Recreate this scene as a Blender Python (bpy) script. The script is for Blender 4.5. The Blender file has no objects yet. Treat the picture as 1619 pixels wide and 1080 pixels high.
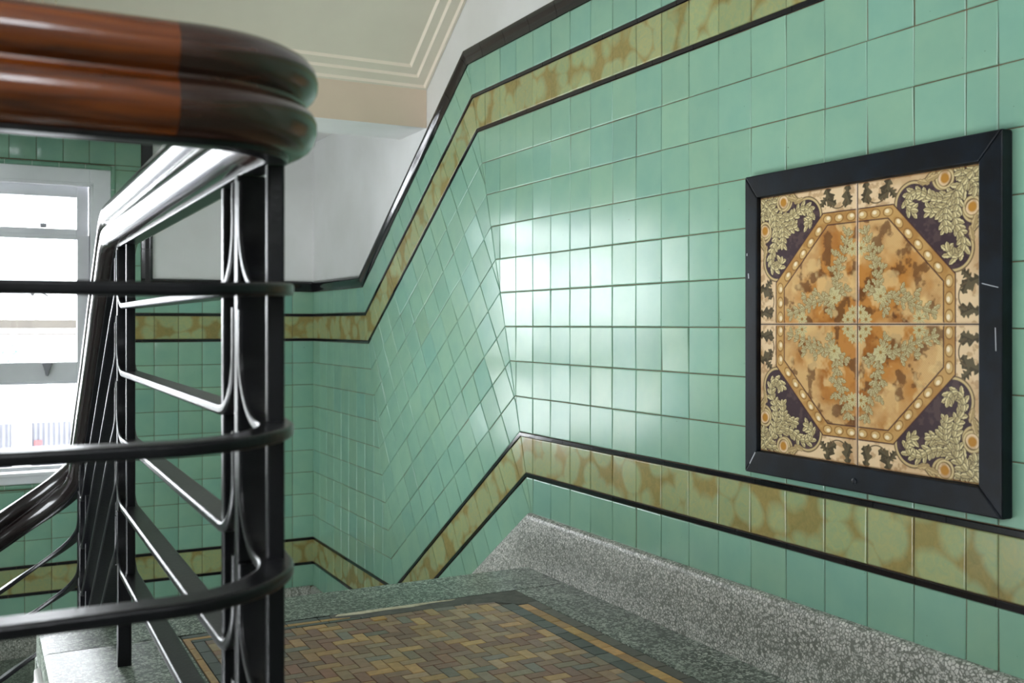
import bpy, math, random
import numpy as np
from mathutils import Vector
random.seed(7)
T = 0.154                      # one wall tile pitch in metres; all building numbers below are in tiles
FLZ = -6.7                     # landing floor, measured from eye level
C = bpy.context.scene.collection
D = 13.7595                    # right wall
L = 45.594                     # far wall
YK, R0, YB, Z0 = 26.456, -0.0636, 36.315, -6.764   # kinks of the right wall's tile rows
AL = math.atan2(R0 - Z0, YB - YK)
TA = math.tan(AL / 2); CA, SA = math.cos(AL), math.sin(AL)
LS = math.hypot(R0 - Z0, YB - YK)
LOW = -13.4                    # lower landing floor
def P(x, y, z): return (x * T, y * T, (z - FLZ) * T)
def lin(c): return tuple(((v / 255) / 12.92 if v / 255 <= .04045 else ((v / 255 + .055) / 1.055) ** 2.4) for v in c)

# ------------------------------------------------------------------ mesh builder
class MB:
    def __init__(s): s.v = []; s.f = []; s.c = []; s.m = []; s.sm = []
    def add(s, vs, fs, col=(1, 1, 1), mi=0, smooth=False):
        b = len(s.v); s.v += [tuple(p) for p in vs]
        for f in fs:
            s.f.append([b + i for i in f]); s.c.append(col); s.m.append(mi); s.sm.append(smooth)
    def box(s, x0, x1, y0, y1, z0, z1, col=(1, 1, 1), mi=0):
        vs = [P(x, y, z) for x in (x0, x1) for y in (y0, y1) for z in (z0, z1)]
        s.add(vs, [(0, 1, 3, 2), (4, 6, 7, 5), (0, 4, 5, 1), (2, 3, 7, 6), (0, 2, 6, 4), (1, 5, 7, 3)], col, mi)
    def loft(s, rings, closed=True, caps=True, col=(1, 1, 1), mi=0, smooth=True):
        n = len(rings[0]); vs = [p for r in rings for p in r]; fs = []
        for i in range(len(rings) - 1):
            for j in range(n if closed else n - 1):
                k = (j + 1) % n
                fs.append((i * n + j, i * n + k, (i + 1) * n + k, (i + 1) * n + j))
        s.add(vs, fs, col, mi, smooth)
        if caps and closed:
            b = len(s.v) - len(vs)
            for ring, rev in ((range(n), True), (range((len(rings) - 1) * n, len(rings) * n), False)):
                idx = list(ring)
                if rev: idx.reverse()
                s.add([vs[i] for i in idx], [tuple(range(n))], col, mi)
    def build(s, name, mat, parent=None, bevel=0, weld=False):
        me = bpy.data.meshes.new(name); me.from_pydata(s.v, [], s.f)
        ca = me.color_attributes.new('tint', 'FLOAT_COLOR', 'CORNER')
        buf = []
        for f, c in zip(s.f, s.c): buf += [c[0], c[1], c[2], 1.0] * len(f)
        ca.data.foreach_set('color', buf)
        for m in (mat if isinstance(mat, (list, tuple)) else [mat]): me.materials.append(m)
        me.polygons.foreach_set('material_index', s.m)
        me.polygons.foreach_set('use_smooth', s.sm)
        me.update()
        o = bpy.data.objects.new(name, me); C.objects.link(o)
        if parent: put(o, parent)
        if bevel:
            b = o.modifiers.new('bevel', 'BEVEL'); b.width = bevel; b.segments = 3; b.limit_method = 'ANGLE'; b.angle_limit = math.radians(40)
        if any(s.sm):
            try: me.set_sharp_from_angle(angle=math.radians(42))
            except Exception: pass
        return o
def put(o, parent):
    o.parent = parent; o.matrix_parent_inverse = parent.matrix_basis.inverted()
def empty(name, loc):
    o = bpy.data.objects.new(name, None); C.objects.link(o); o.location = loc; o.empty_display_size = .05; return o
def tag(o, label=None, cat=None, group=None, kind=None):
    if label: o['label'] = label
    if cat: o['category'] = cat
    if group: o['group'] = group
    if kind: o['kind'] = kind
    return o

# ------------------------------------------------------------------ materials
class MT:
    def __init__(s, name, rough=.5, spec=.5, metal=0, ior=1.5):
        s.m = bpy.data.materials.new(name); s.m.use_nodes = True; s.nt = s.m.node_tree
        s.b = s.nt.nodes['Principled BSDF']
        s.b.inputs['Roughness'].default_value = rough; s.b.inputs['Metallic'].default_value = metal
        s.b.inputs['IOR'].default_value = ior
        s.co = None
    def n(s, t, **kw):
        x = s.nt.nodes.new(t)
        for k, v in kw.items():
            if k in x.inputs: x.inputs[k].default_value = v
            else: setattr(x, k, v)
        return x
    def l(s, a, b): s.nt.links.new(a, b)
    def obj(s, scale=(1, 1, 1)):
        g = s.n('ShaderNodeNewGeometry'); mp = s.n('ShaderNodeMapping'); mp.inputs['Scale'].default_value = scale
        s.l(g.outputs['Position'], mp.inputs['Vector']); return mp.outputs[0]
    def noise(s, scale, detail=3, rough=.55, vec=None, dist=0):
        x = s.n('ShaderNodeTexNoise'); x.inputs['Scale'].default_value = scale; x.inputs['Detail'].default_value = detail
        x.inputs['Roughness'].default_value = rough; x.inputs['Distortion'].default_value = dist
        s.l(vec if vec is not None else s.obj(), x.inputs['Vector']); return x.outputs[0]
    def ramp(s, fac, stops, interp='LINEAR'):
        r = s.n('ShaderNodeValToRGB'); e = r.color_ramp.elements; r.color_ramp.interpolation = interp
        while len(e) < len(stops): e.new(.5)
        for q, (p, c) in zip(e, stops): q.position = p; q.color = (*c, 1)
        s.l(fac, r.inputs[0]); return r.outputs[0]
    def mix(s, fac, a, b, mode='MIX'):
        x = s.n('ShaderNodeMix', data_type='RGBA', blend_type=mode)
        for v, i in ((fac, 0), (a, 6), (b, 7)):
            if hasattr(v, 'node'): s.l(v, x.inputs[i])
            elif i == 0: x.inputs[0].default_value = v
            else: x.inputs[i].default_value = (*v, 1)
        return x.outputs[2]
    def attr(s):
        x = s.n('ShaderNodeVertexColor'); x.layer_name = 'tint'; return x.outputs[0]
    def col(s, c):
        if hasattr(c, 'node'): s.l(c, s.b.inputs['Base Color'])
        else: s.b.inputs['Base Color'].default_value = (*c, 1)
    def bump(s, h, strength, dist=.001):
        b = s.n('ShaderNodeBump'); b.inputs['Strength'].default_value = strength; b.inputs['Distance'].default_value = dist
        s.l(h, b.inputs['Height']); s.l(b.outputs[0], s.b.inputs['Normal'])
    def rough(s, r): s.l(r, s.b.inputs['Roughness'])

def plaster(name, c, c2, rough=.55):
    m = MT(name, rough); f = m.noise(2.2, 4); m.col(m.ramp(f, [(.35, lin(c)), (.7, lin(c2))])); m.bump(m.noise(160, 3), .12, .0006); return m.m
M = {}
M['white'] = plaster('white_plaster', (226, 226, 224), (216, 216, 212))
M['cream'] = plaster('cream_soffit_paint', (208, 203, 184), (200, 194, 176), .6)
M['cream_side_lit'] = plaster('cream_beam_lit', (214, 196, 174), (206, 188, 166), .6)  # the soffit's cream again, with warm light tinted into the colour
M['cream_line_lit'] = plaster('cream_moulding_lit', (232, 221, 202), (228, 216, 198), .5)  # same cream, lightened to paint in the light on the moulding risers
M['outer'] = plaster('pale_stair_paint', (205, 203, 198), (190, 188, 184), .6)

def glazed(name, rough=.175, ior=1.44, wav=.5, edge=None):
    m = MT(name, rough, ior=ior); a = m.attr()
    n = m.noise(9, 3); c = m.mix(.3, a, m.ramp(n, [(.3, (.7, .8, .85)), (.7, (1.12, 1.06, .98))]), 'MULTIPLY')
    sp = m.noise(95, 2, .5); dk = m.ramp(sp, [(.765, (1, 1, 1)), (.79, (.25, .2, .15))])
    m.col(m.mix(.8, c, dk, 'MULTIPLY'))
    m.bump(m.noise(7, 2), wav, .0012); return m.m
M['green'] = glazed('green_glazed_tile')
m = MT('grout', .8); m.col(m.ramp(m.noise(30), [(.3, lin((116, 88, 60))), (.7, lin((88, 76, 60)))])); M['grout'] = m.m
# olive mottled tile
m = MT('olive_mottled_tile', .2, ior=1.42)
v = m.obj(); w = m.n('ShaderNodeTexNoise'); w.inputs['Scale'].default_value = 5; w.inputs['Detail'].default_value = 2; m.l(v, w.inputs['Vector'])
add = m.n('ShaderNodeVectorMath', operation='MULTIPLY_ADD'); add.inputs[1].default_value = (.1, .1, .1); m.l(w.outputs[1], add.inputs[0]); m.l(v, add.inputs[2])
vo = m.n('ShaderNodeTexVoronoi', feature='F1'); vo.inputs['Scale'].default_value = 9.5; m.l(add.outputs[0], vo.inputs['Vector'])
f = m.ramp(vo.outputs['Distance'], [(.5, (0, 0, 0)), (.68, (1, 1, 1))])
fine = m.noise(38, 4, .7, dist=1.0)
pale = m.ramp(fine, [(.3, lin((140, 158, 118))), (.7, lin((164, 164, 112)))])
och = m.ramp(fine, [(.3, lin((132, 124, 76))), (.7, lin((152, 136, 82)))])
m.col(m.mix(m.attr(), m.mix(f, pale, och), (1, 1, 1), 'MIX') if False else m.mix(1.0, m.mix(f, pale, och), m.attr(), 'MULTIPLY'))
m.bump(m.noise(7, 2), .4, .001); M['olive'] = m.m
m = MT('black_glazed_trim', .1, ior=1.55); m.col(m.mix(1, lin((22, 21, 24)), m.attr(), 'MULTIPLY')); m.bump(m.noise(25, 3), .25, .001); M['black'] = m.m

def terrazzo(name, mat0, mat1, chip0, chip1, scale, cover, rough, dirt=None, gap=(.05, .11), two=.8):
    m = MT(name, rough); v = m.obj()
    wn = m.n('ShaderNodeTexNoise'); wn.inputs['Scale'].default_value = 220; m.l(v, wn.inputs['Vector'])
    ad = m.n('ShaderNodeVectorMath', operation='MULTIPLY_ADD'); ad.inputs[1].default_value = (.004,) * 3; m.l(wn.outputs[1], ad.inputs[0]); m.l(v, ad.inputs[2])
    c = m.ramp(m.noise(6, 4, vec=v), [(.3, lin(mat0)), (.7, lin(mat1))])
    for sc, th in ((scale, cover), (scale * 1.9, cover * two)):
        de = m.n('ShaderNodeTexVoronoi', feature='DISTANCE_TO_EDGE'); f1 = m.n('ShaderNodeTexVoronoi', feature='F1')
        for x in (de, f1): x.inputs['Scale'].default_value = sc; m.l(ad.outputs[0], x.inputs['Vector'])
        sep = m.n('ShaderNodeSeparateColor'); m.l(f1.outputs['Color'], sep.inputs[0])
        lt = m.n('ShaderNodeMath', operation='LESS_THAN'); m.l(sep.outputs[0], lt.inputs[0]); lt.inputs[1].default_value = th
        gt = m.ramp(de.outputs['Distance'], [(gap[0], (0, 0, 0)), (gap[1], (1, 1, 1))])
        mu = m.n('ShaderNodeMath', operation='MULTIPLY'); m.l(lt.outputs[0], mu.inputs[0]); m.l(gt, mu.inputs[1])
        ch = m.mix(sep.outputs[1], lin(chip0), lin(chip1)); c = m.mix(mu.outputs[0], c, ch)
    if dirt: c = m.mix(m.ramp(m.noise(3, 5, .6), [(.42, (0, 0, 0)), (.7, (.65, .65, .65))]), c, lin(dirt))
    m.col(c); return m.m
M['terrazzo'] = terrazzo('green_grey_terrazzo', (84, 94, 84), (70, 80, 72), (204, 210, 200), (140, 152, 138), 82, .42, .36, (74, 82, 72))
M['skirt'] = terrazzo('pale_chip_terrazzo', (124, 126, 116), (102, 105, 95), (218, 216, 208), (166, 166, 158), 92, .86, .42, None, (.06, .2), .35)
m = MT('mosaic_brick', .42); m.col(m.mix(.5, m.attr(), m.ramp(m.noise(40, 4), [(.3, (.6, .6, .6)), (.7, (1.2, 1.2, 1.2))]), 'MULTIPLY')); M['mosaic'] = m.m
m = MT('mosaic_bed', .8); m.col(m.ramp(m.noise(25, 4), [(.35, lin((66, 62, 54))), (.65, lin((84, 80, 70)))])); M['bed'] = m.m
m = MT('grey_mortar', .7); m.col(m.ramp(m.noise(18, 5, .65), [(.35, lin((78, 78, 74))), (.65, lin((104, 102, 96)))])); m.bump(m.noise(50, 4), .5, .002); M['mortar'] = m.m
m = MT('pale_cement', .8); m.col(m.ramp(m.noise(25, 5, .7), [(.35, lin((186, 176, 148))), (.6, lin((216, 208, 184)))])); m.bump(m.noise(60, 4), .5, .002); M['cement'] = m.m
# woods and metals
def wood(name, a, b, c, rough=.16):
    m = MT(name, rough, ior=1.5); v = m.obj((4, 30, 60)); f = m.noise(1.1, 4, .5, vec=v, dist=.6)
    m.col(m.ramp(f, [(.3, lin(a)), (.5, lin(b)), (.72, lin(c))])); m.b.inputs['Coat Weight'].default_value = .3; m.b.inputs['Coat Roughness'].default_value = .08
    m.bump(m.noise(60, 3), .15, .0008); return m.m
M['amber'] = wood('amber_varnished_wood', (60, 27, 8), (98, 46, 13), (126, 64, 20))
M['dark'] = wood('dark_varnished_wood', (30, 17, 12), (50, 29, 20), (64, 38, 26), .26)
M['ebon'] = wood('black_varnished_wood', (14, 10, 10), (22, 16, 16), (30, 21, 20), .2)
m = MT('black_paint', .29, ior=1.38); m.col(m.ramp(m.noise(12, 3), [(.4, lin((10, 10, 13))), (.7, lin((18, 18, 22)))])); m.bump(m.noise(120, 3), .5, .0012); M['paint'] = m.m
m = MT('frame_paint', .38, ior=1.33); m.col(m.ramp(m.noise(15, 4), [(.4, lin((9, 12, 17))), (.68, lin((15, 24, 33)))])); m.bump(m.noise(90, 3), .3, .001); M['frame'] = m.m
m = MT('window_paint', .35); m.col(m.ramp(m.noise(4, 3), [(.4, lin((240, 240, 244))), (.7, lin((230, 230, 234)))])); M['winpaint'] = m.m
m = MT('steel', .35, metal=1); m.col(lin((150, 150, 155))); M['steel'] = m.m
m = MT('scratch', .6); m.col(lin((176, 180, 184))); M['scratch'] = m.m
m = MT('glass'); nt = m.nt; tr = m.n('ShaderNodeBsdfTransparent'); gl = m.n('ShaderNodeBsdfGlossy'); gl.inputs['Roughness'].default_value = .02
lw = m.n('ShaderNodeLayerWeight'); lw.inputs['Blend'].default_value = .2; mx = m.n('ShaderNodeMixShader'); m.l(lw.outputs['Fresnel'], mx.inputs[0]); m.l(tr.outputs[0], mx.inputs[1]); m.l(gl.outputs[0], mx.inputs[2])
m.l(mx.outputs[0], nt.nodes['Material Output'].inputs[0]); M['glass'] = m.m
m = MT('glazed_picture_tile', .16, ior=1.5); m.col(m.attr()); m.bump(m.noise(10, 2), .3, .001); M['picture'] = m.m
for nm, c, r in (('facade', (232, 232, 230), .8), ('parapet', (54, 50, 44), .9), ('shutter', (74, 75, 83), .6), ('post', (225, 225, 228), .6), ('notice', (110, 40, 42), .6), ('bark', (80, 60, 45), .9)):
    m = MT('outside_' + nm, r); m.col(m.ramp(m.noise(3, 5, .65), [(.35, lin(tuple(x * .86 for x in c))), (.65, lin(c))])); M[nm] = m.m
m = MT('leaf', .6); m.col(m.ramp(m.noise(8, 3), [(.3, lin((62, 86, 76))), (.7, lin((82, 108, 98)))])); M['leaf'] = m.m

# ------------------------------------------------------------------ tile walls
def clip(poly, nx, ny, c):
    out = []
    for i in range(len(poly)):
        a, b = poly[i], poly[(i + 1) % len(poly)]
        da, db = nx * a[0] + ny * a[1] - c, nx * b[0] + ny * b[1] - c
        if da <= 0: out.append(a)
        if da * db < 0:
            t = da / (da - db); out.append((a[0] + (b[0] - a[0]) * t, a[1] + (b[1] - a[1]) * t))
    return out
def dedup(p, e=1e-4):
    return [q for i, q in enumerate(p) if math.dist(q, p[i - 1]) > e]
def inset(poly, d):
    out = poly
    for i in range(len(poly)):
        a, b = poly[i], poly[(i + 1) % len(poly)]
        ex, ey = b[0] - a[0], b[1] - a[1]; l = math.hypot(ex, ey)
        if l < 1e-6: continue
        nx, ny = ey / l, -ex / l                   # outward for a CCW polygon
        out = clip(out, nx, ny, nx * a[0] + ny * a[1] - d)
        if len(out) < 3: return []
    return dedup(out)
def area(p): return .5 * sum(p[i - 1][0] * p[i][1] - p[i][0] * p[i - 1][1] for i in range(len(p)))
def tile(mb, poly, to3, flip, col, gap=.009, bev=.022, hgt=.022, tilt=.009):
    poly = dedup(poly)
    if len(poly) < 3 or area(poly) < .004: return
    p1 = inset(poly, gap)
    if len(p1) < 3: return
    cx = sum(q[0] for q in p1) / len(p1); cy = sum(q[1] for q in p1) / len(p1)
    tx, ty = random.gauss(0, tilt), random.gauss(0, tilt)
    rings = [(p1, -.02), (p1, hgt * .35)]
    p2, p3 = inset(p1, bev * .4), inset(p1, bev)
    if len(p2) == len(p1) == len(p3): rings += [(p2, hgt * .8), (p3, hgt)]
    vs = []; n = len(p1)
    for pp, h in rings:
        for q in pp: vs.append(to3(q[0], q[1], h + (tx * (q[0] - cx) + ty * (q[1] - cy) if h > 0 else 0)))
    fs = []
    for i in range(len(rings) - 1):
        for j in range(n):
            k = (j + 1) % n; f = (i * n + j, i * n + k, (i + 1) * n + k, (i + 1) * n + j)
            fs.append(f[::-1] if flip else f)
    top = tuple(range((len(rings) - 1) * n, len(rings) * n)); fs.append(top[::-1] if flip else top)
    mb.add(vs, fs, col)
def rect(a0, a1, b0, b1): return [(a0, b0), (a1, b0), (a1, b1), (a0, b1)]
GREEN = lin((135, 175, 152))
def gcol():
    r = random.random(); k = random.gauss(1, .022); h = random.gauss(0, .015)
    if r < .1: k *= .96; h += .03
    return (GREEN[0] * k * (1 - h * 1.5), GREEN[1] * k, GREEN[2] * k * (1 + h * 1.3))
def ocol(): k = random.gauss(1, .05); return (k * random.gauss(1, .02), k, k)
ROWS = [(-5.24, -4.24, 'g'), (-4.12, -3.12, 'o')] + [(float(i), float(i + 1), 'g') for i in range(-3, 6)] + [(6.12, 7.12, 'o'), (7.24, 8.25, 'g')]
LINERS = [(-4.24, -4.12), (-3.12, -3.0), (6.0, 6.12), (7.12, 7.24)]
CAPP = [(8.25, .0), (8.25, .05), (8.36, .06), (8.46, .085), (8.55, .13), (8.63, .15), (8.69, .13), (8.72, .07), (8.72, -.05)]
def linprof(a, b): return [(a + .004, -.02), (a + .005, .03), (a + .016, .04), (b - .016, .04), (b - .005, .03), (b - .004, -.02)]

r3 = lambda a, b, o: P(D - o, a, b)
f3 = lambda a, b, o: P(a, L - o, b)
def slope_pt(s, h): return (YK + s * CA + h * SA, R0 - s * SA + h * CA)
inA = lambda p: clip(p, 1, -TA, YK - TA * R0)
inB = lambda p: clip(clip(p, -1, TA, -(YK - TA * R0)), 1, -TA, YB - TA * Z0)
inC = lambda p: clip(p, -1, TA, -(YB - TA * Z0))

wall_right = tag(MB(), None) if False else None
mb = MB(); mb.box(D + .012, D + 1.2, -12, L + 1.2, LOW - 8, 17)
wall_right = tag(mb.build('wall_right', M['white']), kind='structure')
# grout bed behind the tiles
mb = MB()
for lo, hi in ((-5.6, 8.3),):
    def quad(pts): mb.add([r3(a, b, -.004) for a, b in pts], [tuple(range(len(pts)))[::-1]])
    quad([(-12, R0 + lo), (YK + TA * lo, R0 + lo), (YK + TA * hi, R0 + hi), (-12, R0 + hi)])
    quad([(YK + TA * lo, R0 + lo), (YB + TA * lo, Z0 + lo), (YB + TA * hi, Z0 + hi), (YK + TA * hi, R0 + hi)])
    quad([(YB + TA * lo, Z0 + lo), (L, Z0 + lo), (L, Z0 + hi), (YB + TA * hi, Z0 + hi)])
mb.build('grout_bed', M['grout'], wall_right)
Y17 = 10.7824
colA = sorted([Y17 + i for i in range(0, 20)] + [10.2137 - i for i in range(0, 23)])
colB = [.67 - 6 + i for i in range(0, 26)]
LY = 44.555
colC = [YB - 4 - (YB - 4 - LY) % 1 + i - 1 for i in range(0, 16)]
colC = [LY - 13 + i for i in range(0, 14)] + [L - .003]
g, o = MB(), MB()
for h0, h1, k in ROWS:
    mbx, cf = (g, gcol) if k == 'g' else (o, ocol)
    for a, b in zip(colA, colA[1:]): tile(mbx, inA(rect(a, b, R0 + h0, R0 + h1)), r3, True, cf())
    for a, b in zip(colB, colB[1:]):
        q = [slope_pt(a, h0), slope_pt(b, h0), slope_pt(b, h1), slope_pt(a, h1)]
        tile(mbx, inB(q), r3, True, cf())
    for a, b in zip(colC, colC[1:]):
        p = inC(rect(a, b, Z0 + h0, Z0 + h1))
        if p: tile(mbx, p, r3, True, cf())
g.build('green_tiling', M['green'], wall_right); o.build('olive_band', M['olive'], wall_right)
def trim_run(mb, prof, pieces, region, to3, rev, gap=.012):
    for s0, s1 in pieces:
        rings = []
        A, B = [], []
        ok = True
        for h, out in prof:
            a, b = s0 + gap / 2, s1 - gap / 2
            if region == 'A': b = min(b, YK + TA * h); pa, pb = (a, R0 + h), (b, R0 + h)
            elif region == 'B':
                a = max(a, -h * TA); b = min(b, LS - h * TA); pa, pb = slope_pt(a, h), slope_pt(b, h)
            elif region == 'C': a = max(a, YB + TA * h); pa, pb = (a, Z0 + h), (b, Z0 + h)
            else: pa, pb = region(a, h), region(b, h)
            if b - a < .02 and b <= a: ok = False
            A.append(to3(pa[0], pa[1], out)); B.append(to3(pb[0], pb[1], out))
        if not ok: continue
        k = random.uniform(.7, 1.5)
        n = len(prof); mb.add(A + B, [((i, i + 1, n + i + 1, n + i) if not rev else (i, n + i, n + i + 1, i + 1)) for i in range(n - 1)], (k, k, k), 0, True)
        mb.add(A, [tuple(range(n))], (k, k, k)); mb.add(B, [tuple(range(n))[::-1]], (k, k, k))
def runs(start, end, step, off): 
    x = off - math.ceil((off - start) / step) * step; out = []
    while x < end:
        out.append((max(x, start), min(x + step, end))); x += step
    return [q for q in out if q[1] - q[0] > .05]
li, cp = MB(), MB()
for i, (a, b) in enumerate(LINERS):
    off = (23.737, 24.63, 25.1, 24.2)[i]
    trim_run(li, linprof(a, b), runs(-12, 30, 1.5, off), 'A', r3, False)
    trim_run(li, linprof(a, b), runs(-5, LS + 5, 1.5, .4 + .37 * i), 'B', r3, False)
    trim_run(li, linprof(a, b), runs(YB - 3, L - .01, 1.5, 38.2 + .5 * i), 'C', r3, False)
trim_run(cp, CAPP, runs(-12, 30, 1.5, 24.9), 'A', r3, False)
trim_run(cp, CAPP, runs(-5, LS + 5, 1.5, .55), 'B', r3, False)
trim_run(cp, CAPP, runs(YB - 1, L - .01, 1.5, 40.1), 'C', r3, False)
li.build('black_liner', M['black'], wall_right); cp.build('black_capping', M['black'], wall_right)

# far wall, with the window opening
WX0, WX1, WZ0, WZ1 = -7.9, 5.04, -6.45, 6.44
mb = MB()
mb.box(-17, WX0, L + .012, L + 1.6, LOW - 8, 17); mb.box(WX1, D + .01, L + .012, L + 1.6, LOW - 8, 17)
mb.box(WX0, WX1, L + .012, L + 1.6, LOW - 8, WZ0); mb.box(WX0, WX1, L + .012, L + 1.6, WZ1, 17)
wall_far = tag(mb.build('wall_far', M['white']), kind='structure')
mb = MB()
def fq(a0, a1, b0, b1): mb.add([f3(a, b, -.004) for a, b in rect(a0, a1, b0, b1)], [(0, 1, 2, 3)])
fq(5.2, D, Z0 - 5.6, Z0 + 8.3); fq(5.2, 6.26, 1.4, 7.7); fq(-16, 5.2, Z0 - 5.6, WZ0 - .2); fq(-16, 5.2, 6.65, 7.7)
mb.build('grout_bed', M['grout'], wall_far)
g, o = MB(), MB()
FX = 6.782
cols = [FX + i for i in range(-23, 7)] + [D - .003]
for h0, h1, k in ROWS:
    mbx, cf = (g, gcol) if k == 'g' else (o, ocol)
    for a, b in zip(cols, cols[1:]):
        z0, z1 = Z0 + h0, Z0 + h1
        if z1 <= WZ0 - .25: tile(mbx, rect(a, b, z0, z1), f3, False, cf())
        elif b > 5.21: tile(mbx, rect(max(a, 5.21), b, z0, z1), f3, False, cf())
        elif z0 < WZ0 - .25: tile(mbx, rect(a, b, z0, WZ0 - .25), f3, False, cf())
for z0, z1 in [(1.486 + i, 2.486 + i) for i in range(0, 5)] + [(6.486, 6.68), (6.68, 7.68)]:
    tile(g, rect(5.21, 6.25, z0, z1), f3, False, gcol())
for i in range(21): tile(g, rect(4.21 - i, 5.21 - i, 6.68, 7.68), f3, False, gcol())
# quarter-round green bead round the window
bd = [(0, 0), (.02, .08), (.07, .14), (.13, .15), (.17, .12), (.19, .04), (.19, 0)]
def bead(p0, p1, nrm):
    k = gcol(); A = [f3(p0[0] + nrm[0] * u, p0[1] + nrm[1] * u, v) for u, v in bd]; B = [f3(p1[0] + nrm[0] * u, p1[1] + nrm[1] * u, v) for u, v in bd]
    n = len(bd); g.add(A + B, [(i, i + 1, n + i + 1, n + i) for i in range(n - 1)], k, 0, True)
for i in range(13): bead((WX1 - i, WZ1 + .01), (WX1 - i - .985, WZ1 + .01), (0, 1))
for i in range(13): bead((WX1 - i, WZ0 - .22), (WX1 - i - .985, WZ0 - .22), (0, 1))
for i in range(13): bead((WX1, 6.62 - i), (WX1, 6.62 - i - .985), (1, 0))
g.build('green_tiling', M['green'], wall_far); o.build('olive_band', M['olive'], wall_far)
li, cp = MB(), MB()
FR = lambda a, h: (a, Z0 + h)
for i, (a, b) in enumerate(LINERS):
    trim_run(li, linprof(a, b), runs(-16 if i < 2 else 5.21, D - .01, 1.5, FX + .4 + .3 * i), FR, f3, True)
trim_run(cp, CAPP, runs(6.68, D - .01, 1.5, FX + 1.5), FR, f3, True)
trim_run(cp, [(h - 8.25 + 7.68 - Z0, q) for h, q in CAPP], runs(-16, 6.25, 1.5, 5.2), FR, f3, True)
FV = lambda a, h: (h - 8.25 + 6.25, a)
trim_run(cp, CAPP, runs(1.5, 7.7, 1.5, 3.2), FV, f3, False)
cp.box(6.25, 6.70, L - .1, L, 7.66, 8.13); cp.box(6.25, 6.70, L - .07, L, 1.47, 1.95)
li.build('black_liner', M['black'], wall_far); cp.build('black_capping', M['black'], wall_far)
mb = MB(); mb.add([f3(a, b, q) for a, b, q in ((-16, 8.13, .0), (D, 8.13, .0), (D, 8.2, .12), (-16, 8.2, .12), (D, 8.3, .14), (-16, 8.3, .14))], [(0, 1, 2, 3), (3, 2, 4, 5)])
mb.build('cornice_strip', M['white'], wall_far)

# other walls of the stairwell: left, and behind the camera; their unseen windows are added for more light
def holed(mb, fn, a0, a1, b0, b1, holes):
    xs = [a0] + [v for h in holes for v in h[:2]] + [a1]
    for i in range(0, len(xs) - 1, 2): mb.box(*fn(xs[i], xs[i + 1], b0, b1))
    for h in holes: mb.box(*fn(h[0], h[1], b0, h[2])); mb.box(*fn(h[0], h[1], h[3], b1))
lf = lambda a, b, c_, d_: (-17, -16, a, b, c_, d_)
rf = lambda a, b, c_, d_: (a, b, -13, -12, c_, d_)
LH = [(-6, 2, 6, 15), (6, 29, -19.5, -7.5)]  # left openings, unseen, added to light soffit and walls
RH = [(-13, -7, 7, 15), (-4.5, 2, 7, 15)]  # rear openings, unseen, added to brighten the room
mb = MB(); holed(mb, lf, -13, L, LOW - 8, 17, LH); wl = tag(mb.build('wall_left', M['white']), kind='structure')
mb = MB(); mb.box(-16.0, -15.95, 29.2, L, LOW - 8, -.6); mb.build('green_dado', M['green'], wl)
mb = MB(); holed(mb, rf, -17, D + 1.2, LOW - 8, 17, RH); wb = tag(mb.build('wall_behind', M['white']), kind='structure')
for i, (h, fn, v) in enumerate([(h, lf, 0) for h in LH] + [(h, rf, 1) for h in RH]):
    w2 = tag(empty('window_%d' % (i + 2), P(0, 0, 0)), kind='structure')  # unseen window, added as a light source
    fr, pn = MB(), MB()
    def bx(m_, a0, a1, b0, b1, t0, t1):
        if v: m_.box(a0, a1, -12.5 - t1, -12.5 + t1, b0, b1)
        else: m_.box(-16.5 - t1, -16.5 + t1, a0, a1, b0, b1)
    for q in np.linspace(h[0] + .15, h[1] - .15, 5): bx(fr, q - .15, q + .15, h[2], h[3], 0, .2)
    for q in np.linspace(h[2] + .15, h[3] - .15, 4): bx(fr, h[0], h[1], q - .12, q + .12, 0, .17)
    fr.build('window_frame', M['winpaint'], w2); bx(pn, h[0], h[1], h[2], h[3], 0, .01); pn.build('pane', M['glass'], w2)

# ------------------------------------------------------------------ window in the far wall
win = tag(empty('window_1', P(-1.4, L, WZ0)), kind='structure')
mb = MB()
mb.box(4.23, 5.04, L - .02, L + .55, WZ0, WZ1); mb.box(-7.9, -7.1, L - .02, L + .55, WZ0, WZ1)
mb.box(-7.1, 4.23, L - .02, L + .55, 5.82, WZ1)
mb.box(4.23, 4.36, L - .06, L + .3, -6.0, 5.82); mb.box(-7.1, 4.36, L - .06, L + .3, 5.72, 5.86)
for x in (-3.6, .25): mb.box(x - .16, x + .16, L + .1, L + .9, -6, 5.8)
mb.build('window_casing', M['winpaint'], win, bevel=.003)
mb = MB(); mb.box(-8.0, 5.06, L - .28, L + .6, -6.12, -5.98); mb.box(-7.95, 5.03, L - .1, L + .6, WZ0, -6.1)
mb.build('window_sill', M['winpaint'], win, bevel=.004)
bays = [(.42, 4.23), (-3.43, 0.08), (-7.1, -3.77)]
for x0, x1 in bays:
    st = .46 if x1 > 4 else .3
    for nm, z0, z1, yo, b0, b1 in (('upper_sash', 3.68, 5.8, .55, .3, .5), ('middle_sash', -2.36, 3.72, .35, .8, .2), ('lower_sash', -6.0, -2.36, .55, .16, .12)):
        mb = MB(); y0, y1 = L + yo, L + yo + .3
        mb.box(x0, x0 + .3, y0, y1, z0, z1); mb.box(x1 - st, x1, y0, y1, z0, z1)
        mb.box(x0 + .3, x1 - st, y0, y1, z0, z0 + b0); mb.box(x0 + .3, x1 - st, y0, y1, z1 - b1, z1)
        sa = mb.build(nm, M['winpaint'], win, bevel=.004)
        mb = MB(); mb.box(x0 + .3, x1 - st, y0 + .14, y0 + .16, z0 + b0, z1 - b1); mb.build('pane', M['glass'], sa)
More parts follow.
